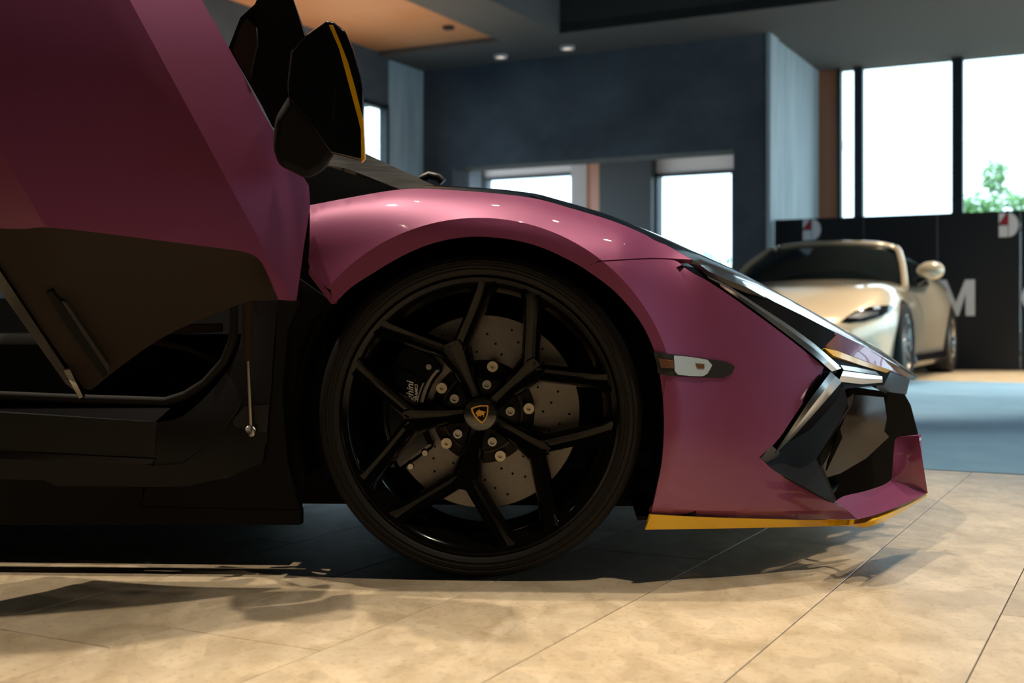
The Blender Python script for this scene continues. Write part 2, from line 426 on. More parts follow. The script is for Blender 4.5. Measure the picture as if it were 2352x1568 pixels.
# ================================================================== THINGS IN THE ROOM
def downlight(px, py, label, z=ZC):
    d = ray(px, py); t = (z - CAM.z) / d.z; p = CAM + d * t
    r = empty('ceiling_downlight', (p.x, p.y, z)); tag(r, label, 'downlight', 'downlights set in the ceiling')
    def lz(name, prof, m):
        vs = []; fs = []; n = 20; k = len(prof)
        for i in range(n):
            a = 2 * math.pi * i / n
            for rr, zz in prof: vs.append((rr * math.cos(a), rr * math.sin(a), zz))
        for i in range(n):
            j = (i + 1) % n
            for q in range(k - 1): fs.append((i * k + q, i * k + q + 1, j * k + q + 1, j * k + q))
        if prof[-1][0] < .07: fs.append(tuple(i * k + k - 1 for i in range(n)))
        return build(name, vs, fs, m, r, 40, recalc=True)
    lz('trim_ring', [(0.060, -.002), (0.072, -.035), (0.092, -.035), (0.095, 0.0)], 'white_ceiling')
    lz('diffuser', [(0.0605, -.02), (0.03, -.022), (0.004, -.022)], 'lamp_glow')
downlight(1150, 127, 'small round downlight nearer the orange ceiling panel')
downlight(1303, 107, 'small round downlight in the grey soffit beside the dark ceiling recess')

# ---- black partition panels with emblems and letters
VP = 12.16
seams = [on_v(x, 600, VP)[0] for x in (1768, 1985, 2154)]
pw = seams[2] - seams[1]; seams[0] = uR + .05
seams += [on_v(2344, 600, VP)[0]]; seams.append(seams[3] + 1.3)
_, zp = on_v(2000, 497, VP)
plabels = ['black display panel nearest the grey wall, behind the white car roof',
           'plain black display panel directly behind the cream convertible',
           'black display panel beside the cream car bearing an emblem and large letter M',
           'sliver of black display panel at the right edge with a round letter']
pans = []
for k in range(4):
    r = rbox('display_panel', seams[k] + .003, seams[k + 1] - .003, VP - 0.03, VP + .03, 0.0, zp, 'panel_black')
    tag(r, plabels[k], 'panel', 'black display panels in a row'); pans.append(r)
def flat(name, pts, m, parent, v, th=0.006):
    """outline of (u, z) points standing proud of a wall plane"""
    return prism(name, pts, v - th, v, m, parent, fn=lambda x, y, d: RW(x, d, y))
def emblem(px0, px1, py0, py1, parent):
    u0, z1 = on_v(px0, py0, VP); u1, _ = on_v(px1, py1, VP); _, z0 = on_v(px0, py1, VP)
    v = VP - .03; W_ = u1 - u0; H_ = z1 - z0; um = u0 + .46 * W_
    arc = [(um + .04 * W_, z1)] + [(um + .04 * W_ + (.5 * W_) * math.sin(a), (z0 + z1) / 2 + H_ / 2 * math.cos(a)) for a in np.linspace(.0, math.pi, 14)[1:-1]] + [(um + .04 * W_, z0)]
    flat('emblem_bow', arc, 'sign_grey', parent, v)
    flat('emblem_block', [(u0, z0), (um, z0), (um, z0 + .48 * H_), (u0, z0 + .48 * H_)], 'sign_grey', parent, v)
    flat('emblem_corner', [(u0, z0 + .56 * H_), (um - .08 * W_, z1), (u0, z1)], 'sign_grey', parent, v)
    flat('emblem_triangle', [(u0 + .03 * W_, z0 + .53 * H_), (um, z0 + .53 * H_), (um, z1)], 'sign_red', parent, v)
emblem(1846, 1887, 505, 552, pans[0])
emblem(2295, 2340, 490, 545, pans[2])
# large letter M, split over the panel seam by its left leg
u_r, z_t = on_v(2240, 642, VP); _, z_b = on_v(2240, 725, VP)
hM = z_t - z_b; uM = u_r - hM * 1.0; st = hM * .24
flat('letter_m', [(uM, z_b), (uM + st, z_b), (uM + st, z_b + .62 * hM), (uM + .42 * hM, z_b), (uM + .58 * hM, z_b), (u_r - st, z_b + .62 * hM), (u_r - st, z_b), (u_r, z_b), (u_r, z_t),
                  (u_r - st * 1.05, z_t), (uM + .5 * hM, z_b + .36 * hM), (uM + st * 1.05, z_t), (uM, z_t)], 'sign_grey', pans[2], VP - .03)
uC, _ = on_v(2348, 690, VP); zc_ = (z_t + z_b) / 2
outer = [(uC + hM / 2 + hM / 2 * math.cos(a), zc_ + hM / 2 * math.sin(a)) for a in np.linspace(math.radians(40), math.radians(320), 26)]
inner = [(uC + hM / 2 + hM * .28 * math.cos(a), zc_ + hM * .28 * math.sin(a)) for a in np.linspace(math.radians(320), math.radians(40), 26)]
flat('letter_c', outer + inner, 'sign_grey', pans[3] if uC > seams[3] else pans[2], VP - .03)

# ---- trees outside
def tree(name, base, h, crown, n, leaf, label, m, seed):
    rnd = random.Random(seed); r = empty(name, base); tag(r, label, 'tree')
    tube('trunk', [(0, 0, 0), (.05, 0, h * .4), (0, .05, h * .75)], [.12, .09, .05], 'bark', r, 8)
    vs = []; fs = []
    for _ in range(n):
        cx, cz, rx, rz = rnd.choice(crown)
        a = rnd.uniform(0, 6.28); q = rnd.random() ** .5; e = rnd.uniform(-1, 1)
        p = Vector((cx + rx * q * math.cos(a), rx * .8 * q * math.sin(a), cz + rz * e * (1 - .5 * q)))
        d = Vector((rnd.gauss(0, 1), rnd.gauss(0, 1), rnd.gauss(0, 1))).normalized(); s = d.orthogonal().normalized()
        l = leaf * rnd.uniform(.6, 1.3); k = len(vs)
        vs += [p, p + d * l * .5 + s * l * .28, p + d * l, p + d * l * .5 - s * l * .28]; fs.append((k, k + 1, k + 2, k + 3))
    f = build('foliage', vs, fs, m, r); f['kind'] = 'stuff'
    return r
b = CAM + ray(2280, HZ) * 23; 
tree('young_tree', (b.x, b.y, -.3), 3.2, [(0, 3.05, .62, .35), (.45, 2.95, .6, .35), (-.35, 2.9, .35, .3), (.05, 3.55, .20, .40), (.9, 2.95, .5, .35), (0, 2.7, .8, .3)], 1700, .13, 'young leafy green tree outside the tall right-hand window', 'leaf', 3)
for k, (px, h, wd) in enumerate(((1575, 3.4, 2.6), (1640, 3.0, 2.2))):
    b = CAM + ray(px, HZ) * (42 + 9 * k)
    tree('round_tree', (b.x, b.y, -.3), h, [(0, h * .75, wd * .5, h * .22), (-.6, h * .7, wd * .4, h * .2), (.7, h * .68, wd * .4, h * .2)], 1300, .35,
         ('rounded green tree, paled by haze, outside the lower window, left of the pair', 'rounded green tree, paled by haze, outside the lower window, right of the pair')[k], 'leaf_hazed', 11 + k)

# ================================================================== PURPLE SPORTS CAR
CY = math.radians(-3.0)
car = empty('sports_car', (0, 0, 0), CY)
tag(car, 'low purple sports car with raised door, black wheel and yellow splitter edge', 'car')
RI = Matrix.Rotation(-CY, 3, 'Z')
def L(px, py, Y):
    """point of the car's own frame seen at a pixel, on the lengthwise plane y = Y"""
    o = RI @ CAM; d = RI @ ray(px, py); t = (Y - o.y) / d.y; return o + d * t
def panel(name, outline, depth, m, parent=None, grid=14, thick=0.012, lines=(), ang=28, smooth=True):
    fn = depth if callable(depth) else (lambda x, y: depth)
    pts = []
    n = len(outline)
    for i in range(n):
        a = outline[i]; b = outline[(i + 1) % n]; k = max(1, int(math.hypot(b[0] - a[0], b[1] - a[1]) / grid))
        for q in range(k): pts.append((a[0] + (b[0] - a[0]) * q / k, a[1] + (b[1] - a[1]) * q / k))
    nb = len(pts); vv = list(pts); edges = []
    for ln in lines:
        prev = None
        for i in range(len(ln) - 1):
            a, b = ln[i], ln[i + 1]; k = max(1, int(math.hypot(b[0] - a[0], b[1] - a[1]) / grid))
            for q in range(k + (1 if i == len(ln) - 2 else 0)):
                p = (a[0] + (b[0] - a[0]) * q / k, a[1] + (b[1] - a[1]) * q / k)
                if inside(p, outline):
                    vv.append(p)
                    if prev is not None: edges.append((prev, len(vv) - 1))
                    prev = len(vv) - 1
                else: prev = None
    xs = [p[0] for p in outline]; ys = [p[1] for p in outline]
    fixed = np.array(vv)
    r = 0; y = min(ys) + grid * .5
    while y < max(ys):
        x = min(xs) + grid * (.5 if r % 2 else 0)
        while x < max(xs):
            if inside((x, y), outline) and np.min(np.hypot(fixed[:, 0] - x, fixed[:, 1] - y)) > grid * .55: vv.append((x, y))
            x += grid
        y += grid * .87; r += 1
    V2 = [Vector(p) for p in vv]
    res = delaunay_2d_cdt(V2, edges, [list(range(nb))], 1, 1e-4)
    v2, f2 = res[0], res[2]
    vs = [L(p.x, p.y, fn(p.x, p.y)) for p in v2]
    fs = []
    for f in f2:
        a, b, c = [v2[i] for i in f[:3]]
        cr = (b.x - a.x) * (c.y - a.y) - (b.y - a.y) * (c.x - a.x)
        if abs(cr) < 1e-6: continue
        fs.append(tuple(f) if cr < 0 else tuple(f)[::-1])
    o = build(name, vs, fs, m, parent or car, ang)
    # faces must look towards the viewer's side (-y)
    me = o.data; s = sum(p.normal.y * p.area for p in me.polygons)
    if s > 0: me.flip_normals()
    if thick:
        sm = o.modifiers.new('thickness', 'SOLIDIFY'); sm.thickness = thick; sm.offset = -1.0; sm.use_even_offset = False
    return o
YC = 0.985
def mirror_part(o, name=None):
    me = o.data.copy(); me.transform(Matrix.Translation((0, 2 * YC, 0)) @ Matrix.Diagonal((1, -1, 1, 1))); me.flip_normals()
    c = bpy.data.objects.new(name or o.name, me); COL.objects.link(c); c.parent = o.parent
    for md in o.modifiers:
        q = c.modifiers.new(md.name, md.type)
        if md.type == 'SOLIDIFY': q.thickness = md.thickness; q.offset = md.offset
    return c
def lerp_curve(pts):
    X = [p[0] for p in pts]; Y = [p[1] for p in pts]
    return lambda x: float(np.interp(x, X, Y))
HUB = (1100.0, 955.0)
TOP = catmull([(712, 471), (833, 448), (910, 436), (971, 433), (1063, 438), (1158, 446), (1235, 457), (1311, 478), (1388, 501), (1445, 522), (1503, 549), (1545, 570), (1600, 602), (1626, 622)], 5)
top_y = lerp_curve(TOP)
ARCH = [(774, 691), (806, 660), (852, 630), (910, 595), (967, 568), (1024, 551), (1082, 543), (1139, 545), (1197, 554), (1254, 572), (1311, 599), (1338, 614), (1388, 649), (1426, 683), (1465, 729), (1491, 775), (1508, 822), (1517, 870), (1523, 915), (1525, 955), (1525, 991), (1521, 1055), (1509, 1119), (1495, 1181)]
def sstep(t): t = min(1, max(0, t)); return t * t * (3 - 2 * t)
def body(px, py):
    """depth of the painted flank: rounded shoulder, flared arch with a turned lip, nose curving inwards"""
    r = math.hypot(px - HUB[0], (py - HUB[1]))
    t = (py - top_y(min(px, 1626)))
    s = min(1, max(0, t / 110.0)); wgt = 1 - sstep((px - 1480) / 150.0)
    y = wgt * 0.115 * (1 - math.sqrt(max(0, 1 - (.95 * (1 - s)) ** 2)))
    q = min(1, max(0, (r - 455) / 125.0)); y += 0.034 * (q * (2 - q))
    if px > 1530:
        k = (px - 1530) / 360.0; y += 0.02 * k + 0.12 * k * k
    kz = sstep((px - 1420) / 160.0)
    y += kz * 3.0e-7 * (py - 1000) ** 2
    if py > 1172 and px > 1480: y += .0011 * (py - 1172)
    return y - 0.03
def crease(a0, a1, n=40): return [(HUB[0] + 455 * math.cos(a), HUB[1] - 455 * math.sin(a)) for a in np.linspace(a0, a1, n)]
A_SEAM = math.atan2(HUB[1] - 600, 1380 - HUB[0]); A_REAR = math.atan2(HUB[1] - 655, 757 - HUB[0])
fen = panel('front_fender', ring(TOP[:-12] + [(1590, 596)], [(1590, 596), (1500, 592), (1400, 597)], crease(A_SEAM, A_REAR), [(750, 660), (711, 614), (711, 560), (712, 471)], n=3), body, 'purple', grid=13)
lipd = lambda x, y: body(x, y) + .0035 * max(0, 455 - math.hypot(x - HUB[0], y - HUB[1])) / 40
panel('arch_lip', ring(crease(A_SEAM + .004, A_REAR), [(766, 696), (774, 691)], ARCH[:12] + [(1341, 614)], n=3), lipd, 'purple', fen, grid=11)
mirror_part(fen)
strip = panel('fender_edge', [(709, 616), (716, 620), (773, 692), (768, 698), (761, 698), (709, 630)], -0.006, 'purple', fen, thick=.02)
BTOP = [(1568, 612), (1594, 628), (1629, 647), (1683, 683), (1731, 717), (1779, 752), (1827, 789), (1868, 822), (1892, 843)]
A_END = .30
bump = panel('front_bumper', ring([(1383, 601), (1430, 598), (1500, 595), (1550, 598), (1568, 612)], BTOP, [(1892, 843), (1881, 870), (1843, 927), (1811, 975), (1792, 1003), (1749, 1052)],
             [(1749, 1052), (1779, 1081), (1843, 1116), (1906, 1151), (1945, 1171)], [(1945, 1171), (1970, 1191)], [(1970, 1191), (1875, 1194), (1747, 1192), (1619, 1188), (1495, 1181)], ARCH[18:][::-1], crease(A_END, A_SEAM - .004), n=3), body, 'purple',
             lines=[[(1500, 1166), (1619, 1172), (1747, 1174), (1880, 1172), (1940, 1172)]], grid=13)
panel('arch_lip', ring(ARCH[11:19], crease(A_END, A_SEAM - .006), n=3), lipd, 'purple', bump, grid=11)
mirror_part(bump)
# bumper sill highlight crease
# ---- hood
sil = lerp_curve([(971, 430), (1063, 435), (1158, 442), (1235, 452), (1311, 473), (1392, 497), (1445, 517), (1503, 540), (1556, 562), (1619, 589), (1683, 618), (1747, 650), (1811, 685), (1875, 720), (1938, 755), (2002, 790), (2050, 822), (2107, 864)])
low = lerp_curve(list(TOP[18:]) + [(1664, 640), (1715, 659), (1779, 695), (1843, 726), (1922, 768), (2002, 806), (2066, 844), (2095, 862), (2107, 866)])
silY = lerp_curve([(971, .34), (1500, .5), (1900, .68), (2107, .86)])
lowY = lerp_curve([(971, .085), (1600, .11), (1700, .17), (1900, .34), (2060, .62), (2107, .80)])
vs = []; st_ = list(np.linspace(975, 2105, 60)); NC = 13
for px in st_:
    a = L(px, low(px) , lowY(px)); b = L(px, sil(px), silY(px))
    los = CAM.z + (HZ - sil(px)) / F * (YC + 2.53)
    c = Vector((b.x + .012, YC, min(b.z, los) - .002))
    row = []
    for k in range(6):
        t = k / 5; p = a.lerp(b, t); p.z += 0.25 * (b.z - a.z) * math.sin(math.pi * t) ; row.append(p)
    row.append(b.lerp(c, .5)); row[-1].z += .0; row.append(c)
    full = row + [Vector((p.x, 2 * YC - p.y, p.z)) for p in row[-2::-1]]
    NC = len(full); vs += full
fs = [(i * NC + j, i * NC + j + 1, (i + 1) * NC + j + 1, (i + 1) * NC + j) for i in range(len(st_) - 1) for j in range(NC - 1)]
hood = build('hood', vs, fs, 'gloss_black', car, 60)
if sum(p.normal.z for p in hood.data.polygons) < 0: hood.data.flip_normals()
sm = hood.modifiers.new('thickness', 'SOLIDIFY'); sm.thickness = .012; sm.offset = -1
# ---- headlamp housing and the Y of chrome
hd = rbf([(1565, 610, .03), (1749, 1052, .06), (1892, 843, .14), (1623, 621, .13), (1922, 768, .30), (2040, 850, .5), (2030, 885, .5), (1945, 890, .26), (1790, 1060, .13)])
hous = panel('headlamp_housing', [(1565, 609), (1626, 645), (1683, 681), (1779, 750), (1868, 820), (1894, 843), (1811, 977), (1747, 1053), (1795, 1062), (1945, 892), (2030, 884), (2046, 852), (1965, 828), (1893, 797), (1924, 766), (1843, 724), (1779, 693), (1715, 657), (1664, 638), (1623, 619)],
             lambda x, y: hd(x, y) + .022, 'deep_black', grid=22)
cd_ = lambda x, y: hd(x, y) - 0.004
def bar(name, up, lo, m, parent, ridge=0.020, dep=cd_, offs=.0):
    """faceted light bar between an upper and a lower edge, with a proud middle ridge"""
    n = 14
    def res(P):
        P = np.array(P, float); s = np.r_[0, np.cumsum(np.hypot(*np.diff(P, axis=0).T))]; q = np.linspace(0, s[-1], n)
        return np.c_[np.interp(q, s, P[:, 0]), np.interp(q, s, P[:, 1])]
    A, B = res(up), res(lo); vs = []; fs = []
    for a, b in zip(A, B):
        mid = a * .55 + b * .45
        wpx = math.hypot(*(a - b)); rg = min(ridge, wpx / 1107 * .8)
        ya, yb, ym = dep(*a) + offs, dep(*b) + offs, dep(*mid) + offs - rg
        vs += [L(*a, ya + .02), L(*a, ya), L(*mid, ym), L(*b, yb), L(*b, yb + .02)]
    for i in range(n - 1):
        for j in range(4): fs.append((i * 5 + j, i * 5 + j + 1, (i + 1) * 5 + j + 1, (i + 1) * 5 + j))
    fs.append((4, 3, 2, 1, 0)); fs.append(tuple((n - 1) * 5 + k for k in range(5)))
    return build(name, vs, fs, m, parent, 20, recalc=True)
bar('light_bar', [(1624, 634), (1670, 654), (1731, 694), (1811, 745), (1875, 792), (1934, 845)], [(1632, 643), (1664, 663), (1747, 722), (1827, 783), (1875, 821), (1911, 853)], 'chrome', hous)
bar('light_bar', [(1937, 851), (1980, 857), (2026, 864)], [(1926, 876), (1980, 882), (2027, 878)], 'chrome', hous)
bar('light_bar', [(1908, 854), (1859, 919), (1812, 992), (1779, 1039)], [(1934, 876), (1879, 940), (1828, 997), (1785, 1040)], 'chrome', hous)
panel('light_shelf', [(1931, 838), (1965, 843), (2012, 853), (2020, 861), (1938, 849)], lambda x, y: hd(x, y) - .01, 'steel', hous, thick=.01)
panel('bezel_edge', [(1749, 1052), (1772, 1022), (1792, 1040), (1772, 1063), (1760, 1061)], lambda x, y: hd(x, y) - .004, 'duct_grey', hous, thick=.01)
# ---- nose below the hood tip
nd = rbf([(1890, 795, .30), (1922, 768, .32), (2002, 806, .52), (2066, 844, .68), (2099, 868, .80), (1960, 825, .42), (2045, 852, .60), (2082, 905, .80), (2022, 868, .52), (2012, 890, .52)])
nose = panel('nose_panel', [(1905, 777), (1922, 764), (2002, 802), (2066, 841), (2100, 868), (2085, 868), (2045, 850), (1990, 830), (1925, 805), (1895, 797)], lambda x, y: nd(x, y) + .0, 'purple', grid=10)
panel('accent_stripe', [(1893, 799), (1925, 806), (1990, 831), (2047, 850), (2036, 856), (1980, 839), (1915, 817)], lambda x, y: min(nd(x, y) - .01, hd(x, y) + .008), 'yellow', nose, grid=12)
panel('lower_nose', [(2018, 862), (2045, 856), (2090, 871), (2082, 905), (2074, 910), (2045, 908), (2012, 892)], lambda x, y: nd(x, y) + .0, 'duct_grey', nose, grid=14)
# ---- intake: blade, ducts, winglet, lip
bl = rbf([(1749, 1052, .075), (1906, 1151, .13), (1917, 1151, .15), (1875, 1053, .17), (1949, 935, .27), (1936, 885, .25), (1785, 1042, .115)])
intake = panel('intake_blade', [(1749, 1052), (1779, 1081), (1843, 1116), (1906, 1151), (1918, 1153), (1875, 1053), (1949, 935), (1946, 915), (1937, 884), (1879, 941), (1828, 998), (1786, 1042), (1770, 1062)], bl, 'matte_black', thick=.004, grid=16)
panel('blade_edge', [(1946, 915), (1962, 903), (1956, 930), (1882, 1052), (1921, 1148), (1917, 1151), (1875, 1053), (1949, 935)], lambda x, y: .22 + (y - 1050) * -.0004, 'duct_grey', intake, thick=.02)
panel('air_duct', [(1949, 937), (1965, 906), (2030, 912), (2037, 960), (2031, 990), (2042, 1003), (1990, 1052), (1930, 1087), (1893, 1098), (1884, 1080), (1912, 1030)], rbf([(1949, 937, .36), (2030, 912, .42), (2042, 1003, .46), (1893, 1098, .42), (1990, 1052, .50), (1975, 960, .36)]), 'duct_grey', intake, thick=.02)
panel('duct_fin', [(1902, 1060), (1930, 985), (1935, 1005), (1898, 1082)], .34, 'matte_black', intake, thick=.01)
panel('duct_back', [(1870, 1050), (1940, 930), (1955, 888), (2078, 905), (2092, 930), (2110, 1000), (2070, 1012), (2060, 1090), (2030, 1125), (1922, 1158)], .62, 'matte_black', intake, thick=.02)
def shelf(x, y):
    # gently sloping lip: the inner edge lies about 3 cm higher than the outer one
    fr = max(0.0, min(1.2, ((1970 - x) * .349 + (1192 - y) * .937) / 50.0))
    return F * (CAM.z - .132 - .030 * fr) / (y - HZ) - 2.53 + .02
lip = panel('front_splitter', ring([(1917, 1153), (1938, 1139), (1985, 1128), (2030, 1113), (2048, 1100)], [(2048, 1100), (2131, 1132)], [(2131, 1132), (2066, 1161), (2018, 1180), (1970, 1192)], [(1970, 1192), (1945, 1171), (1917, 1153)], n=3), shelf, 'purple', grid=12, thick=0)
s0 = shelf(2048, 1100); s1 = shelf(2131, 1132)
panel('winglet', [(2048, 1100), (2055, 1010), (2062, 1003), (2110, 1000), (2131, 1132)], rbf([(2048, 1100, s0), (2131, 1132, s1), (2055, 1010, s0 + .02), (2110, 1000, s0 - .03)]), 'purple', lip, grid=14, thick=.01)
mirror_part(lip)
bevel(box('bumper_centre', .70, .93, .66, 2 * YC - .66, .13, .37, 'matte_black', lip), .01)
bevel(box('centre_lip', .80, .985, .69, 2 * YC - .69, .122, .136, 'purple', lip), .004)
plan = [(.33, .05), (.55, .11), (.70, .22), (.78, .34), (.84, .52), (.92, .80), (.95, YC)]
plan = plan + [(x, 2 * YC - y) for x, y in plan[-2::-1]]
prism('undertray', plan, .118, .126, 'matte_black', lip, fn=lambda x, y, d: Vector((x, y, d)))
def ys(x, y):
    k = sstep((x - 1900) / 110.0)
    return (1 - k) * (body(x, min(y, 1172)) - .004) + k * (shelf(x, y - 8) - .004)
LOWL = [(1970, 1192), (2018, 1180), (2066, 1161), (2131, 1132)]
panel('splitter_stripe', ring([(1495, 1181), (1619, 1188), (1747, 1192), (1875, 1194), (1970, 1192)], LOWL, [(2131, 1135), (2050, 1177), (1986, 1200), (1906, 1208)], [(1906, 1208), (1779, 1211), (1619, 1214), (1482, 1216)], n=3), ys, 'yellow', lip, grid=14, thick=.01)
# ---- side marker lamp
mk = panel('side_marker', ring([(1501, 808), (1560, 815), (1625, 824), (1668, 831), (1688, 842)], [(1688, 842), (1680, 858), (1660, 868)], [(1660, 868), (1600, 866), (1518, 860), (1510, 840), (1501, 808)], n=3), lambda x, y: body(x, y) - .003, 'lens_smoke', bump, grid=14, thick=.01)
panel('marker_lens', ring([(1550, 816), (1590, 820), (1625, 826)], [(1636, 838), (1625, 858), (1612, 864)], [(1612, 864), (1558, 860), (1550, 840), (1550, 816)], n=2), lambda x, y: body(x, y) - .006, 'lens_clear', bump, grid=12, thick=.004)
panel('marker_reflector', [(1512, 822), (1546, 828), (1549, 846), (1518, 844)], lambda x, y: body(x, y) - .005, 'lens_amber', bump, grid=12, thick=.003)
panel('marker_bulb', [(1598, 834), (1618, 836), (1618, 846), (1602, 846)], lambda x, y: body(x, y) - .0072, 'lens_amber', bump, grid=12, thick=.002)

# ---- cowl, A-pillar, windscreen
pil_ = panel('windscreen_pillar', [(715, 372), (740, 342), (838, 352), (920, 390), (1012, 432), (985, 436), (925, 437), (800, 388)], rbf([(735, 372, .22), (838, 362, .26), (1012, 432, .22), (925, 437, .17), (800, 388, .19)]), 'carbon', grid=14, thick=.03)
panel('cowl_side', [(690, 474), (690, 380), (762, 384), (850, 413), (930, 438), (833, 450)], rbf([(700, 472, .10), (720, 380, .13), (930, 438, .13), (833, 450, .11)]), 'deep_black', pil_, grid=14, thick=.01)
a0 = L(735, 366, .46); a1 = L(1005, 428, .42)
ws = build('windscreen', [a0, a1, Vector((a1.x + .10, YC, a1.z + .01)), Vector((a0.x + .02, YC, a0.z + .05)), Vector((a1.x, 2 * YC - a1.y, a1.z)), Vector((a0.x, 2 * YC - a0.y, a0.z)),
                      Vector((a0.x - .75, .62, a0.z + .24)), Vector((a0.x - .75, YC, a0.z + .27)), Vector((a0.x - .75, 2 * YC - .62, a0.z + .24))],
           [(0, 1, 2, 3), (3, 2, 4, 5), (6, 0, 3, 7), (7, 3, 5, 8)], 'glass_dark', car, 60)
sm = ws.modifiers.new('thickness', 'SOLIDIFY'); sm.thickness = .006
tube('wiper', [L(965, 412, .8), L(985, 402, .8), L(1008, 407, .8), L(1018, 418, .8)], .012, 'satin_black', car, 8)

# ---- front wheel -------------------------------------------------
HZW = 0.341
def rimfn(y): return y
TYR = [(.287, .012), (.291, .002), (.300, -.006), (.314, -.010), (.326, -.006), (.335, .006), (.3395, .022), (.3400, .028), (.3400, .225), (.334, .245), (.312, .262), (.287, .245)]
RIMP = [(.2925, .006), (.2915, .000), (.2865, -.002), (.2795, .002), (.272, .010), (.266, .026), (.259, .040), (.256, .070), (.252, .200), (.262, .235), (.280, .242)]
wheel = lathe('front_wheel', RIMP, 96, 'wheel_black', car, 40, centre=(0, HZW))
tyre = lathe('tyre', TYR, 96, 'rubber', wheel, 40, centre=(0, HZW))
for rr in (.303, .3105, .3215): lathe('tyre_ridge', [(rr - .0012, -.0065 - (.003 if rr > .305 else 0.0)), (rr, -.0115 if rr > .305 else -.0095), (rr + .0012, -.0065 - (.003 if rr < .32 else 0))], 96, 'rubber', tyre, 40, centre=(0, HZW))
def hub_y(r):   # concave face: the hub sits deeper than the rim
    return .050 - .050 * min(1, max(0, (r - .04) / .23)) ** 1.4
def P3(r, a, dy): return Vector((r * math.cos(a), hub_y(r) + dy, HZW + r * math.sin(a)))
def arm(vs, fs, path, depth):
    """ridged beam along (r, angle, width) stations"""
    k0 = len(vs)
    for i, (r, a, wd) in enumerate(path):
        p = P3(r, a, 0)
        q0 = P3(*path[max(0, i - 1)][:2], 0); q1 = P3(*path[min(len(path) - 1, i + 1)][:2], 0)
        t = (q1 - q0); t.y = 0; t.normalize(); nrm = Vector((-t.z, 0, t.x))
        for s, dy in ((-.62, depth), (-.5, .010), (-.34, .0), (-.10, .004), (.10, .004), (.34, 0), (.5, .010), (.62, depth)):
            vs.append(p + nrm * wd * s + Vector((0, dy, 0)))
    m_ = 8
    for i in range(len(path) - 1):
        for j in range(m_ - 1): fs.append((k0 + i * m_ + j, k0 + i * m_ + j + 1, k0 + (i + 1) * m_ + j + 1, k0 + (i + 1) * m_ + j))
    fs.append(tuple(k0 + j for j in range(m_))[::-1]); fs.append(tuple(k0 + (len(path) - 1) * m_ + j for j in range(m_)))
for k in range(5):
    a = math.radians(40.5 + 72 * k); vs = []; fs = []
    arm(vs, fs, [(.034, a, .034), (.07, a, .036), (.11, a, .044), (.148, a, .060), (.163, a, .050)], .036)
    for s in (-1, 1):
        x0 = P3(.150, a + s * .05, 0); a1_ = a + s * math.radians(26.0)
        path = []
        e0 = np.array((.146 * math.cos(a + s * .075), .146 * math.sin(a + s * .075))); e1 = np.array((.282 * math.cos(a1_), .282 * math.sin(a1_)))
        for t, wd in ((0, .033), (.15, .032), (.5, .031), (.85, .036), (1, .052)):
            q = e0 + (e1 - e0) * t; path.append((float(np.hypot(*q)), float(math.atan2(q[1], q[0])), wd))
        arm(vs, fs, path, .040)
    build('spoke', vs, fs, 'wheel_black', wheel, 25, recalc=True)
lathe('hub_face', [(.0005, .060), (.05, .060), (.076, .064), (.083, .072), (.083, .09)], 48, 'matte_black', wheel, 30, centre=(0, HZW))
cap = lathe('centre_cap', [(.0005, .034), (.030, .034), (.034, .036), (.037, .042), (.037, .055)], 40, 'carbon', wheel, 30, centre=(0, HZW))
for k in range(5):
    a = math.radians(5.5 + 72 * k); c = (.0635 * math.cos(a), HZW + .0635 * math.sin(a))
    lathe('lug_bolt', [(.0005, .043), (.0050, .043), (.0056, .036), (.0095, .036), (.0102, .040), (.0102, .066)], 16, 'steel', wheel, 30, centre=c)
# emblem on the cap: gold shield outline with a gold bull
sh = [(-.0185, .0125), (-.010, .0165), (.002, .0190), (.0185, .0190), (.0180, .004), (.0140, -.009), (.0060, -.0195), (.001, -.0170), (-.008, -.0085), (-.0165, .004)]
sh = catmull(sh[:4], 4)[:-1] + catmull(sh[3:7], 4)[:-1] + catmull(sh[6:] + [sh[0]], 4)[:-1]
def capP(x, y, d): return Vector((x - .001, d, HZW + y))
prism('emblem_shield', sh, .0325, .0340, 'gold', wheel, capP)
prism('emblem_field', [(x * .80 + .0008, y * .80 + .0006) for x, y in sh], .0318, .0330, 'gloss_black', wheel, capP)
bull = [(-.0085, .0015), (-.006, .007), (-.002, .0085), (-.001, .0120), (.0005, .0085), (.005, .0075), (.009, .0062), (.0145, .0045), (.010, .003), (.0095, -.001), (.0085, -.0065), (.0070, -.001), (.0035, -.0015), (.0020, -.0050), (.0005, -.0035), (-.002, -.0025), (-.0035, -.0065), (-.005, -.0015)]
prism('emblem_bull', bull, .0308, .0322, 'gold', wheel, capP)
# ---- brake
brake = lathe('brake_disc', [(.112, .125), (.112, .116), (.2085, .116), (.2105, .119), (.2105, .145), (.112, .145)], 72, 'disc', car, 30, centre=(0, HZW))
lathe('disc_bell', [(.0005, .095), (.088, .095), (.094, .10), (.113, .118), (.113, .13)], 48, 'duct_grey', brake, 30, centre=(0, HZW))
vs = []; fs = []
for k in range(15):
    for j, rr in enumerate((.130, .149, .168, .187)):
        a = math.radians(24 * k + j * 7.5); c = Vector((rr * math.cos(a), .1155, HZW + rr * math.sin(a))); i0 = len(vs)
        vs += [c + Vector((.0029 * math.cos(q * math.pi / 4), 0, .0029 * math.sin(q * math.pi / 4))) for q in range(8)]; fs.append(tuple(range(i0, i0 + 8)))
dh = build('drill_holes', vs, fs, 'matte_black', brake); dh['kind'] = 'stuff'
for k in range(5):
    a = math.radians(5 + 72 * k); c = (.101 * math.cos(a), HZW + .101 * math.sin(a))
    lathe('disc_bolt', [(.0005, .086), (.0038, .086), (.0042, .080), (.0115, .080), (.0122, .084), (.0122, .10)], 18, 'bolt', brake, 30, centre=c)
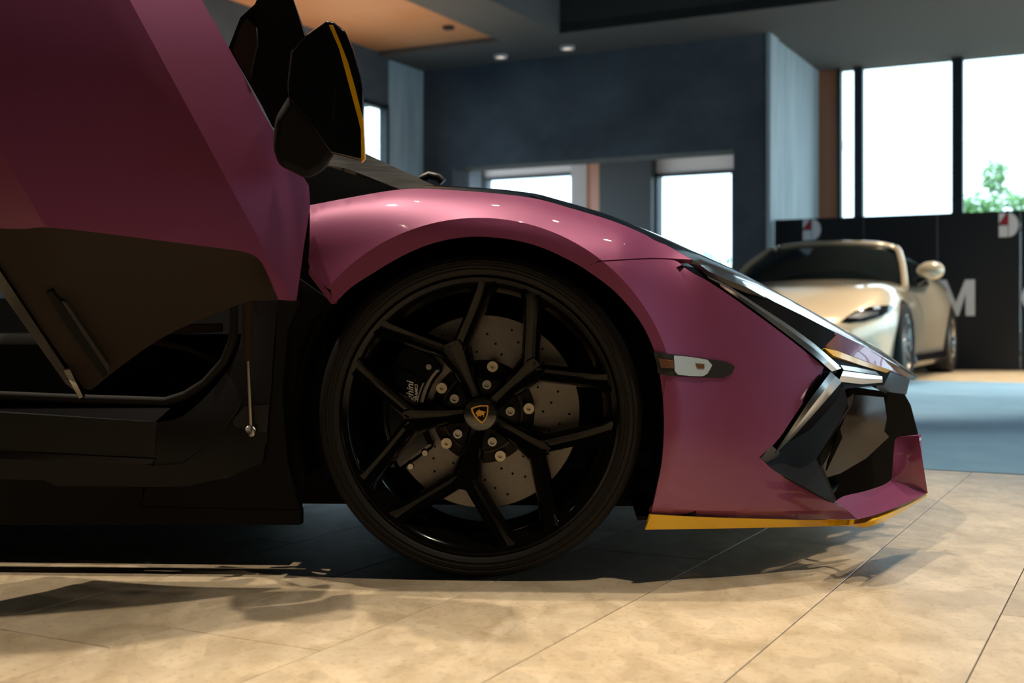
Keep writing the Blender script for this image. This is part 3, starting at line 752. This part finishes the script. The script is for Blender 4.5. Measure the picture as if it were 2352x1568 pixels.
def arcpoly(r0, r1, d0, d1, n=14):
    o = [(r1 * math.cos(math.radians(q)), r1 * math.sin(math.radians(q))) for q in np.linspace(d0, d1, n)]
    i = [(r0 * math.cos(math.radians(q)), r0 * math.sin(math.radians(q))) for q in np.linspace(d1, d0, n)]
    return o + i
wp = lambda x, y, d: Vector((x, d, HZW + y))
cal = prism('brake_caliper', arcpoly(.122, .222, 131, 216), .074, .158, 'gloss_black', car, wp); bevel(cal, .012, 3)
bevel(prism('caliper_bridge', arcpoly(.135, .205, 150, 196), .068, .09, 'gloss_black', cal, wp), .006, 2)
for (x, y) in ((-.113, .098), (-.121, -.086), (-.152, -.115)):
    lathe('caliper_bolt', [(.0005, .066), (.006, .066), (.0068, .069), (.0068, .08)], 12, 'steel', cal, 30, centre=(x, HZW + y))
def cal_text(s, size, x, y0, shear, bold=0.0):
    me = text_mesh(s, size, shear, .0004, 'RIGHT', bold)
    me.transform(Matrix(((0, -1, 0, x), (0, 0, -1, .0672), (1, 0, 0, HZW + y0), (0, 0, 0, 1))))
    return link('caliper_lettering', me, 'white_print', cal)
cal_text('Lamborghini', .0215, -.146, .066, .35, .0003)
cal_text('CARBOCERAMICI', .009, -.1365, .060, .25, .0002)

# ---- wheel house
wh = lathe('wheel_house', [(.395, .035), (.395, .34), (.02, .36)], 48, 'matte_black', car, 40, a0=math.radians(-18), a1=math.radians(200), centre=(.0, HZW))
box('front_liner', .385, .45, .02, .40, .12, .45, 'matte_black', wh)
box('underbody', -2.2, .34, .30, 2 * YC - .28, .110, .19, 'matte_black', car)
fw_ = mirror_part(wheel, 'front_wheel'); ft_ = mirror_part(tyre, 'tyre'); ft_.parent = fw_
box('far_light_block', -2.2, .93, 2 * YC - .32, 2 * YC - .28, .09, .50, 'matte_black', car)  # unseen screen, added to stop daylight passing under the car
box('rear_light_block', -2.2, -2.15, .10, 2 * YC - .1, .06, .62, 'matte_black', car)  # unseen block, added to cut the light from the rear end
# ---- sills and lower pillar (all dark)
def sill_fn(base): return lambda x, y: base
SY = .05
sl = panel('sill', [(-420, 1005), (-420, 930), (0, 947), (357, 969), (357, 1054), (-420, 1010)], SY, 'satin_black', grid=40, thick=.03)
panel('sill_top', [(-420, 905), (0, 906), (194, 917), (388, 923), (400, 930), (357, 968), (0, 946), (-420, 929)], lambda x, y: SY + .06 - (y - 915) * .0010, 'deep_black', sl, grid=30, thick=.02)
panel('sill_lip', [(-420, 1010), (0, 1036), (357, 1054), (350, 1062), (337, 1066), (0, 1053), (-420, 1028)], SY - .006, 'gloss_black', sl, grid=40, thick=.02)
panel('sill_lower', [(-420, 1028), (0, 1053), (345, 1067), (345, 1118), (128, 1115), (102, 1102), (0, 1100), (-420, 1088)], SY + .01, 'satin_black', sl, grid=40, thick=.02)
panel('side_skirt', [(-420, 1086), (0, 1099), (104, 1101), (130, 1114), (330, 1119), (322, 1165), (690, 1172), (690, 1205), (-420, 1205)], SY + .02, 'matte_black', sl, grid=40, thick=.03)
pl_ = panel('lower_pillar', ring([(357, 969), (420, 955), (500, 880), (548, 800), (558, 700)], [(558, 690), (640, 690)], [(640, 690), (628, 800), (622, 900), (605, 1050), (595, 1065)], [(595, 1065), (520, 1095), (430, 1114), (345, 1118)], [(345, 1118), (345, 1067), (357, 1054), (357, 969)], n=4), rbf([(357, 969, .055), (558, 700, .13), (640, 690, .10), (605, 1050, .05), (345, 1118, .05), (500, 1000, .05)]), 'satin_black', grid=20, thick=.02)
tube('pillar_seam', [L(x, y, z) for x, y, z in ((348, 1068, .046), (420, 1062, .045), (490, 1015, .05), (545, 945, .06), (580, 860, .085), (596, 760, .105), (594, 690, .12))], .0022, 'matte_black', pl_, 6)
panel('corner_skirt', [(322, 1165), (334, 1119), (430, 1116), (520, 1097), (597, 1066), (607, 1048), (626, 900), (640, 690), (688, 690), (660, 760), (648, 900), (660, 1060), (690, 1175), (690, 1205), (322, 1205)], SY + .022, 'matte_black', pl_, grid=30, thick=.03)
panel('liner_edge', [(688, 640), (770, 697), (720, 730), (690, 800), (676, 900), (680, 1000), (700, 1090), (690, 1180), (660, 1060), (648, 900), (658, 760)], .12, 'matte_black', wh, grid=30, thick=.01)
tube('door_seal', [L(x, y, .10) for x, y in ((-420, 898), (0, 908), (194, 916), (380, 922), (425, 908), (470, 880), (515, 830), (535, 780), (538, 690), (535, 600))], .010, 'rubber', car, 8)
br = panel('hinge_bracket', [(535, 965), (560, 935), (617, 930), (612, 1020), (560, 1018), (540, 1000)], .055, 'satin_black', grid=20, thick=.02)
# cabin interior
box('cabin_floor', -2.2, -.42, .14, 2 * YC - .14, .16, .22, 'matte_black', car)
box('firewall', -.42, -.36, .20, 2 * YC - .2, .16, .78, 'matte_black', car)
dash = box('dashboard', -.85, -.38, .20, 2 * YC - .2, .62, .80, 'satin_black', car, .03)
bx = build('dash_trim', [L(380, 745, .32), L(512, 742, .32), L(512, 762, .32), L(395, 768, .32), L(380, 745, .36), L(512, 742, .36), L(512, 762, .36), L(395, 768, .36)], BOXF, 'trim_brown', dash)
bevel(bx, .004)
tube('pedal_bar', [L(352, 785, .33), L(430, 800, .33), L(510, 835, .33)], .008, 'trim_brown', dash, 8)
box('cabin_tunnel', -2.2, -.42, .85, 1.12, .2, .5, 'matte_black', car, .03)
# far side body wall so that the cabin is closed
box('far_side', -2.2, -.36, 2 * YC - .16, 2 * YC - .05, .16, .62, 'matte_black', car)

# ---- raised door
def sd(px, py, a, b):
    """signed pixel distance from line a-b, positive to the right/top"""
    nx, ny = (b[1] - a[1]), -(b[0] - a[0]); l = math.hypot(nx, ny); return ((px - a[0]) * nx + (py - a[1]) * ny) / l
R0, R1 = (298, 0), (589, 539)
def doorY(px, py):
    t = (690 - py) / 690; y = -0.035 - 0.31 * (705 - px) / 705 - 0.035 * t + 0.10 * t * t
    d = sd(px, py, R0, R1) / 1107.0
    if d > 0: y += .26 * d + .45 * d * d
    else:
        d = -d; y += .10 * min(d, .035) + .16 * max(0, d - .035) + .12 * max(0, d - .035) ** 2
    e = sd(px, py, (0, 345), (108, 528)) / 1107.0
    if e < 0: y += .55 * -e
    return y
door = panel('door', ring([(-330, -260), (330, -260)], [(330, -260), (464, 0), (500, 64), (550, 154), (607, 264), (660, 350), (709, 425)], [(709, 425), (711, 479), (698, 566), (693, 605), (681, 690)],
             [(681, 690), (652, 689), (640, 688)], [(640, 688), (612, 622), (592, 592), (560, 578), (530, 573)], [(530, 573), (357, 551), (122, 523), (15, 525), (-330, 505)], n=4), doorY, 'purple',
             lines=[[(298 - 140, -259), R0, R1, (645, 660)], [(264 - 60, -130), (264, 0), (468, 429), (520, 560)], [(-330, -215), (0, 345), (104, 520)]], grid=16, thick=.02, ang=12)
ty = lambda x, y: doorY(min(x, 640), 560) + .02 + (y - 560) * .00055
panel('inner_trim', ring([(-330, 500), (15, 523), (122, 521), (357, 549), (541, 574)], [(541, 574), (592, 590), (613, 620), (641, 689)], [(641, 689), (592, 691), (561, 695), (434, 745), (352, 788), (270, 847), (219, 888)], [(219, 888), (199, 894), (168, 857), (0, 620), (-330, 160)], n=3), ty, 'trim_brown', door, grid=24, thick=.025)
bt = panel('trim_bar', [(105, 672), (118, 668), (160, 720), (250, 855), (238, 868), (150, 745)], lambda x, y: ty(x, y) - .012, 'matte_black', door, grid=24, thick=.015)
panel('trim_strip', [(140, 690), (152, 696), (252, 842), (250, 858)], lambda x, y: ty(x, y) - .02, 'duct_grey', door, grid=24, thick=.01)
panel('window_seal', [(-330, 190), (0, 622), (150, 848), (192, 912), (192, 922), (150, 880), (0, 668), (-330, 240)], lambda x, y: ty(x, min(y, 880)) - .01, 'gloss_black', door, grid=40, thick=.02)
panel('seal_highlight', [(146, 850), (160, 848), (191, 912), (182, 915)], lambda x, y: ty(x, min(y, 880)) - .022, 'steel', door, grid=24, thick=.008)  # bluish highlight on the seal, laid on as a bright strip
panel('window_frame', [(618, -60), (655, -60), (700, 83), (720, 100), (690, 200), (660, 260), (625, 290), (600, 240), (560, 170), (525, 110), (552, 40), (585, 10)], rbf([(618, -60, .02), (655, -60, .03), (625, 290, .0), (525, 110, .03), (700, 83, .02)]), 'matte_black', door, grid=24, thick=.03)
panel('quarter_glass', [(534, 118), (552, 62), (566, 42), (588, 62), (590, 100), (578, 150), (572, 185), (560, 165)], rbf([(534, 118, -.012), (566, 42, -.01), (590, 100, -.014), (572, 185, -.02)]), 'trim_brown', door, grid=14, thick=.01)  # brown colour stands for the tan reflection in this glass
# mirror
mY = -.17
def solid(name, outline, y0, y1, m, parent, bv=.008, inset=0.0):
    n = len(outline); cx = sum(p[0] for p in outline) / n; cy = sum(p[1] for p in outline) / n
    vs = [L(cx + (x - cx) * (1 - inset), cy + (y - cy) * (1 - inset), y0) for x, y in outline] + [L(x, y, (y0 + y1) / 2) for x, y in outline] + [L(cx + (x - cx) * .9, cy + (y - cy) * .92, y1) for x, y in outline]
    fs = [tuple(range(n)), tuple(range(3 * n - 1, 2 * n - 1, -1))]
    for q in range(2): fs += [(q * n + i, q * n + (i + 1) % n, (q + 1) * n + (i + 1) % n, (q + 1) * n + i) for i in range(n)]
    o = build(name, vs, fs, m, parent, 30, recalc=True)
    if bv: bevel(o, bv, 3, 20)
    return o
mir = solid('mirror_housing', [(699, 83), (750, 47), (766, 49), (793, 70), (811, 112), (830, 179), (836, 217), (837, 364), (830, 372), (759, 354), (722, 300), (661, 223), (661, 191), (670, 118)], mY, mY + .16, 'gloss_black', door, .008, .012)
solid('mirror_stalk', [(632, 271), (668, 212), (735, 288), (776, 340), (745, 392), (705, 412), (673, 395), (640, 380), (627, 338)], mY + .03, mY + .14, 'matte_black', door, .012, .06)
panel('mirror_stripe', [(755, 57), (764, 57), (782, 99), (798, 140), (816, 204), (834, 278), (838, 364), (830, 373), (829, 300), (824, 278), (804, 204), (779, 112)], mY - .004, 'yellow', door, grid=14, thick=.012)
panel('mirror_glass', [(664, 222), (660, 205), (661, 180), (668, 115), (673, 113), (668, 180), (667, 210), (672, 232)], mY + .075, 'chrome', door, grid=14, thick=.004)
tube('mirror_seam', [L(777, 137, mY + .004), L(766, 249, mY - .004), L(759, 345, mY + .012)], .0012, 'matte_black', door, 6)
# gas strut of the door
stt = tube('gas_strut', [L(568, 640, .03), L(570, 828, .04)], .0115, 'trim_brown', car, 14)
tube('strut_rod', [L(570, 824, .04), L(577, 985, .045)], .0042, 'steel', stt, 10)
tube('strut_ball', [L(572, 985, .035), L(577, 990, .045), L(583, 985, .05)], [.009, .012, .006], 'steel', stt, 10)

# ================================================================== CREAM CONVERTIBLE
cu, cv = -1.57, 8.55
wc = empty('convertible_car', tuple(RW(cu, cv, 0)), math.atan2(-V.y, -V.x))
tag(wc, 'cream two-door sports car with dark windscreen parked before black panels', 'car')
ST = [  # x, halfwidth, z centre, z shoulder(0.78w), z edge, z bottom
    (1.02, .42, .44, .42, .38, .20), (.96, .66, .56, .54, .44, .17), (.80, .84, .66, .64, .52, .15), (.55, .93, .74, .73, .58, .14), (.25, .97, .82, .84, .62, .14), (0, .985, .855, .875, .63, .14), (-.3, .975, .89, .88, .62, .14),
    (-.65, .955, .93, .885, .62, .15), (-1.1, .945, .95, .895, .62, .16), (-1.7, .945, .97, .92, .62, .17), (-2.2, .97, 1.0, .99, .68, .17), (-2.67, 1.0, 1.01, 1.02, .70, .17), (-3.05, .95, .98, .97, .68, .2), (-3.38, .80, .90, .88, .62, .25), (-3.48, .62, .80, .78, .60, .32)]
vs = []; fs = []
for x, hw, zc, zs, ze, zb in ST:
    half = [(0, zc), (.35 * hw, zc - .004), (.62 * hw, (zc + zs) / 2), (.80 * hw, zs), (.93 * hw, zs - .35 * (zs - ze)), (1.0 * hw, ze), (1.0 * hw, ze - .14), (.965 * hw, zb + .10), (.94 * hw, zb), (.6 * hw, zb)]
    row = [(x, y, z) for y, z in half] + [(x, -y, z) for y, z in half[:0:-1]]
    vs += row
nn = len(half) * 2 - 1
for i in range(len(ST) - 1):
    for j in range(nn): fs.append((i * nn + j, i * nn + (j + 1) % nn, (i + 1) * nn + (j + 1) % nn, (i + 1) * nn + j))
fs.append(tuple(range(nn))); fs.append(tuple((len(ST) - 1) * nn + j for j in range(nn))[::-1])
wb_ = build('body', vs, fs, 'cream_paint', wc, 60, recalc=True)
ss = wb_.modifiers.new('subdivision', 'SUBSURF'); ss.levels = 2; ss.render_levels = 2
cut = []
for x in (0, -2.67):
    for s in (-1, 1):
        c = lathe('cut', [(.0005, s * 1.3), (.372, s * 1.3), (.372, s * .70), (.0005, s * .70)], 40, 'matte_black', wc, centre=(x, .345)); cut.append(c)
        bo = wb_.modifiers.new('arch', 'BOOLEAN'); bo.object = c; bo.operation = 'DIFFERENCE'; bo.solver = 'EXACT'
bpy.context.view_layer.update()
dg = bpy.context.evaluated_depsgraph_get()
me = bpy.data.meshes.new_from_object(wb_.evaluated_get(dg)); wb_.modifiers.clear(); wb_.data = me
for c in cut: bpy.data.objects.remove(c)
me.materials.clear(); me.materials.append(M['cream_paint'])
for p in me.polygons: p.material_index = 0
shade(me, 35)
bv_ = BVHTree.FromPolygons([v.co for v in me.vertices], [p.vertices for p in me.polygons])
# wheels
def road_wheel(x, s):
    w_ = lathe('wheel', [(.245, s * .985), (.255, s * .975), (.240, s * .955), (.232, s * .80)], 40, 'steel', wc, 40, centre=(x, .345))
    lathe('tyre', [(.250, s * .972), (.262, s * .985), (.30, s * .99), (.333, s * .975), (.345, s * .95), (.345, s * .74), (.25, s * .74)], 40, 'rubber', w_, 40, centre=(x, .345))
    lathe('wheel_back', [(.0005, s * .86), (.235, s * .86), (.236, s * .84)], 32, 'matte_black', w_, 40, centre=(x, .345))
    for k in range(10):
        a = 2 * math.pi * k / 10; c, sn = math.cos(a), math.sin(a)
        def q(r, t, y): return (x + r * c - t * sn, s * y, .345 + r * sn + t * c)
        build('spoke', [q(.03, -.02, .955), q(.03, .02, .955), q(.245, .016, .968), q(.245, -.016, .968), q(.03, -.02, .90), q(.03, .02, .90), q(.245, .016, .92), q(.245, -.016, .92)], BOXF, 'steel', w_, recalc=True)
    lathe('hub_cap', [(.0005, s * .965), (.04, s * .96), (.05, s * .93)], 20, 'steel', w_, 40, centre=(x, .345))
for x in (0, -2.67):
    for s in (1, -1): road_wheel(x, s)
# greenhouse: windscreen, frame, soft roof, side glass
cow = [(-.62, 0), (-.64, .35), (-.70, .62), (-.80, .80)]
hdr = [(-1.33, 0), (-1.34, .30), (-1.38, .50), (-1.44, .62)]
zc0 = [.905, .90, .885, .865]; zh0 = [1.285, 1.28, 1.262, 1.225]
def sym(rows): return rows + [Vector((p.x, -p.y, p.z)) for p in rows[:0:-1]]
bot = [Vector((x, y, z)) for (x, y), z in zip(cow, zc0)]; tp = [Vector((x, y, z)) for (x, y), z in zip(hdr, zh0)]
B_ = [Vector((p.x, -p.y, p.z)) for p in bot[:0:-1]] + bot; T_ = [Vector((p.x, -p.y, p.z)) for p in tp[:0:-1]] + tp
nb = len(B_); mid = [a.lerp(b, .5) + Vector((.03, 0, .03)) for a, b in zip(B_, T_)]
wsx = build('windscreen', B_ + mid + T_, [(r * nb + i, r * nb + i + 1, (r + 1) * nb + i + 1, (r + 1) * nb + i) for r in range(2) for i in range(nb - 1)], 'glass_dark', wc, 60, recalc=True)
def cat3(pts, n=5):
    out = []; P = [pts[0]] + pts + [pts[-1]]
    for i in range(1, len(P) - 2):
        p0, p1, p2, p3 = P[i - 1:i + 3]
        for k in range(n):
            t = k / n; out.append(.5 * ((2 * p1) + (p2 - p0) * t + (2 * p0 - 5 * p1 + 4 * p2 - p3) * t * t + (3 * p1 - p0 - 3 * p2 + p3) * t ** 3))
    return out + [pts[-1]]
fp = [Vector((-.74, .83, .84)), Vector((-1.05, .755, 1.045)), Vector((-1.36, .665, 1.20)), Vector((-1.45, .60, 1.245)), Vector((-1.38, .42, 1.28)), Vector((-1.35, 0, 1.295))]
fr_ = fp + [Vector((p.x, -p.y, p.z)) for p in fp[-2::-1]]
tube('windscreen_frame', cat3(fr_, 5), .034, 'cream_paint', wc, 12)
rows = []
for x, hw, z in ((-1.36, .62, 1.275), (-1.7, .64, 1.285), (-2.1, .62, 1.24), (-2.5, .58, 1.10), (-2.85, .50, .95)):
    rows.append([Vector((x, y * hw, z - (.05 * abs(y) ** 3))) for y in (-1, -.6, 0, .6, 1)] + [Vector((x, hw + .2 * (z - .9) / .38, .88))] + [Vector((x, -hw - .2 * (z - .9) / .38, .88))])
nr = 7; vs = [p for r in rows for p in r]; order = [6, 0, 1, 2, 3, 4, 5]
fs = [(i * nr + order[j], i * nr + order[j + 1], (i + 1) * nr + order[j + 1], (i + 1) * nr + order[j]) for i in range(len(rows) - 1) for j in range(6)]
build('soft_roof', vs, fs, 'matte_black', wc, 40, recalc=True)
for s in (1, -1):
    g_ = build('side_window', [(-.80, s * .87, .875), (-1.42, s * .66, 1.215), (-2.1, s * .66, 1.19), (-2.45, s * .80, .90), (-1.6, s * .885, .885)], [(0, 1, 2, 3, 4)], 'glass_dark', wc)
    sm = g_.modifiers.new('thickness', 'SOLIDIFY'); sm.thickness = .006
    # mirror: rounded shell on a dark foot
    bm = bmesh.new(); bmesh.ops.create_uvsphere(bm, u_segments=18, v_segments=12, radius=1)
    for v in bm.verts:
        x, y, z = v.co; v.co = (x * (.075 if x > 0 else .05), y * .125, z * .085 * (1 + .12 * y * s))
    for f in bm.faces: f.smooth = True
    mm = bpy.data.meshes.new('wing_mirror'); bm.to_mesh(mm); bm.free(); mm.transform(Matrix.Translation((-.95, s * 1.02, 1.0)))
    mo = link('wing_mirror', mm, 'cream_paint', wc)
    tube('mirror_foot', [(-.92, s * .90, .885), (-.93, s * .96, .925), (-.94, s * 1.01, .945)], [.035, .028, .03], 'gloss_black', mo, 8)
# headlamps and details laid on the body surface where they sit
iw = wc.matrix_basis.inverted()
def on_body(px, py, off=.008):
    o = iw @ CAM; d = (iw.to_3x3() @ ray(px, py)).normalized()
    h = bv_.ray_cast(o, d)
    return (h[0] + h[1] * off) if h[0] else None
def decal(name, poly, m, off, mirror=True, parent=None, grid=7):
    """piece laid over the curved body, following its surface"""
    pts = []
    for i in range(len(poly)):
        a, b = poly[i], poly[(i + 1) % len(poly)]; k = max(1, int(math.hypot(b[0] - a[0], b[1] - a[1]) / grid))
        pts += [(a[0] + (b[0] - a[0]) * q / k, a[1] + (b[1] - a[1]) * q / k) for q in range(k)]
    nb = len(pts); xs = [p[0] for p in poly]; ys_ = [p[1] for p in poly]; fx = np.array(pts)
    for y in np.arange(min(ys_), max(ys_), grid):
        for x in np.arange(min(xs), max(xs), grid):
            if inside((x, y), poly) and np.min(np.hypot(fx[:, 0] - x, fx[:, 1] - y)) > grid * .5: pts.append((x, y))
    res = delaunay_2d_cdt([Vector(p) for p in pts], [], [list(range(nb))], 1, 1e-4)
    q = [on_body(p.x, p.y, off) for p in res[0]]
    fs = [tuple(f) for f in res[2] if all(q[i] is not None for i in f)]
    if not fs: print('decal miss', name); return
    q = [p if p is not None else Vector() for p in q]
    for s in ((1, -1) if mirror else (1,)):
        o = build(name, [Vector((p.x, p.y * s, p.z)) for p in q], fs, m, parent or wc, 40)
        if sum(p.normal.x * p.area for p in o.data.polygons) < 0: o.data.flip_normals()
        sm = o.modifiers.new('thickness', 'SOLIDIFY'); sm.thickness = .02; sm.offset = -1
decal('headlamp', [(1930, 740), (1945, 728), (1965, 714), (1995, 705), (2040, 701), (2051, 704), (2046, 714), (2025, 726), (1985, 738), (1950, 742)], 'gloss_black', .006)
decal('headlamp_strip', [(1945, 731), (1965, 722), (2015, 715), (2015, 722), (1975, 732)], 'chrome', .012)
decal('headlamp_lens', [(2005, 706), (2018, 704), (2020, 710), (2006, 712)], 'lens_clear', .012)
# side skirts, grille, splitter
for s in (1, -1):
    o = build('side_skirt', [(-.42, s * .93, .12), (-2.28, s * .94, .12), (-2.26, s * .985, .17), (-.44, s * .985, .17), (-.42, s * .93, .23), (-2.28, s * .94, .24), (-2.26, s * .975, .25), (-.44, s * .97, .24)], BOXF, 'gloss_black', wc, recalc=True)
    bevel(o, .01)
build('front_grille', [(1.0, -.45, .22), (1.0, .45, .22), (1.005, .42, .36), (1.005, -.42, .36), (1.045, -.43, .22), (1.045, .43, .22), (1.04, .40, .36), (1.04, -.40, .36)], BOXF, 'gloss_black', wc, recalc=True)
build('front_splitter', [(.5, -.9, .10), (.5, .9, .10), (1.03, .5, .10), (1.03, -.5, .10), (.5, -.9, .14), (.5, .9, .14), (1.03, .5, .14), (1.03, -.5, .14)], BOXF, 'gloss_black', wc, recalc=True)
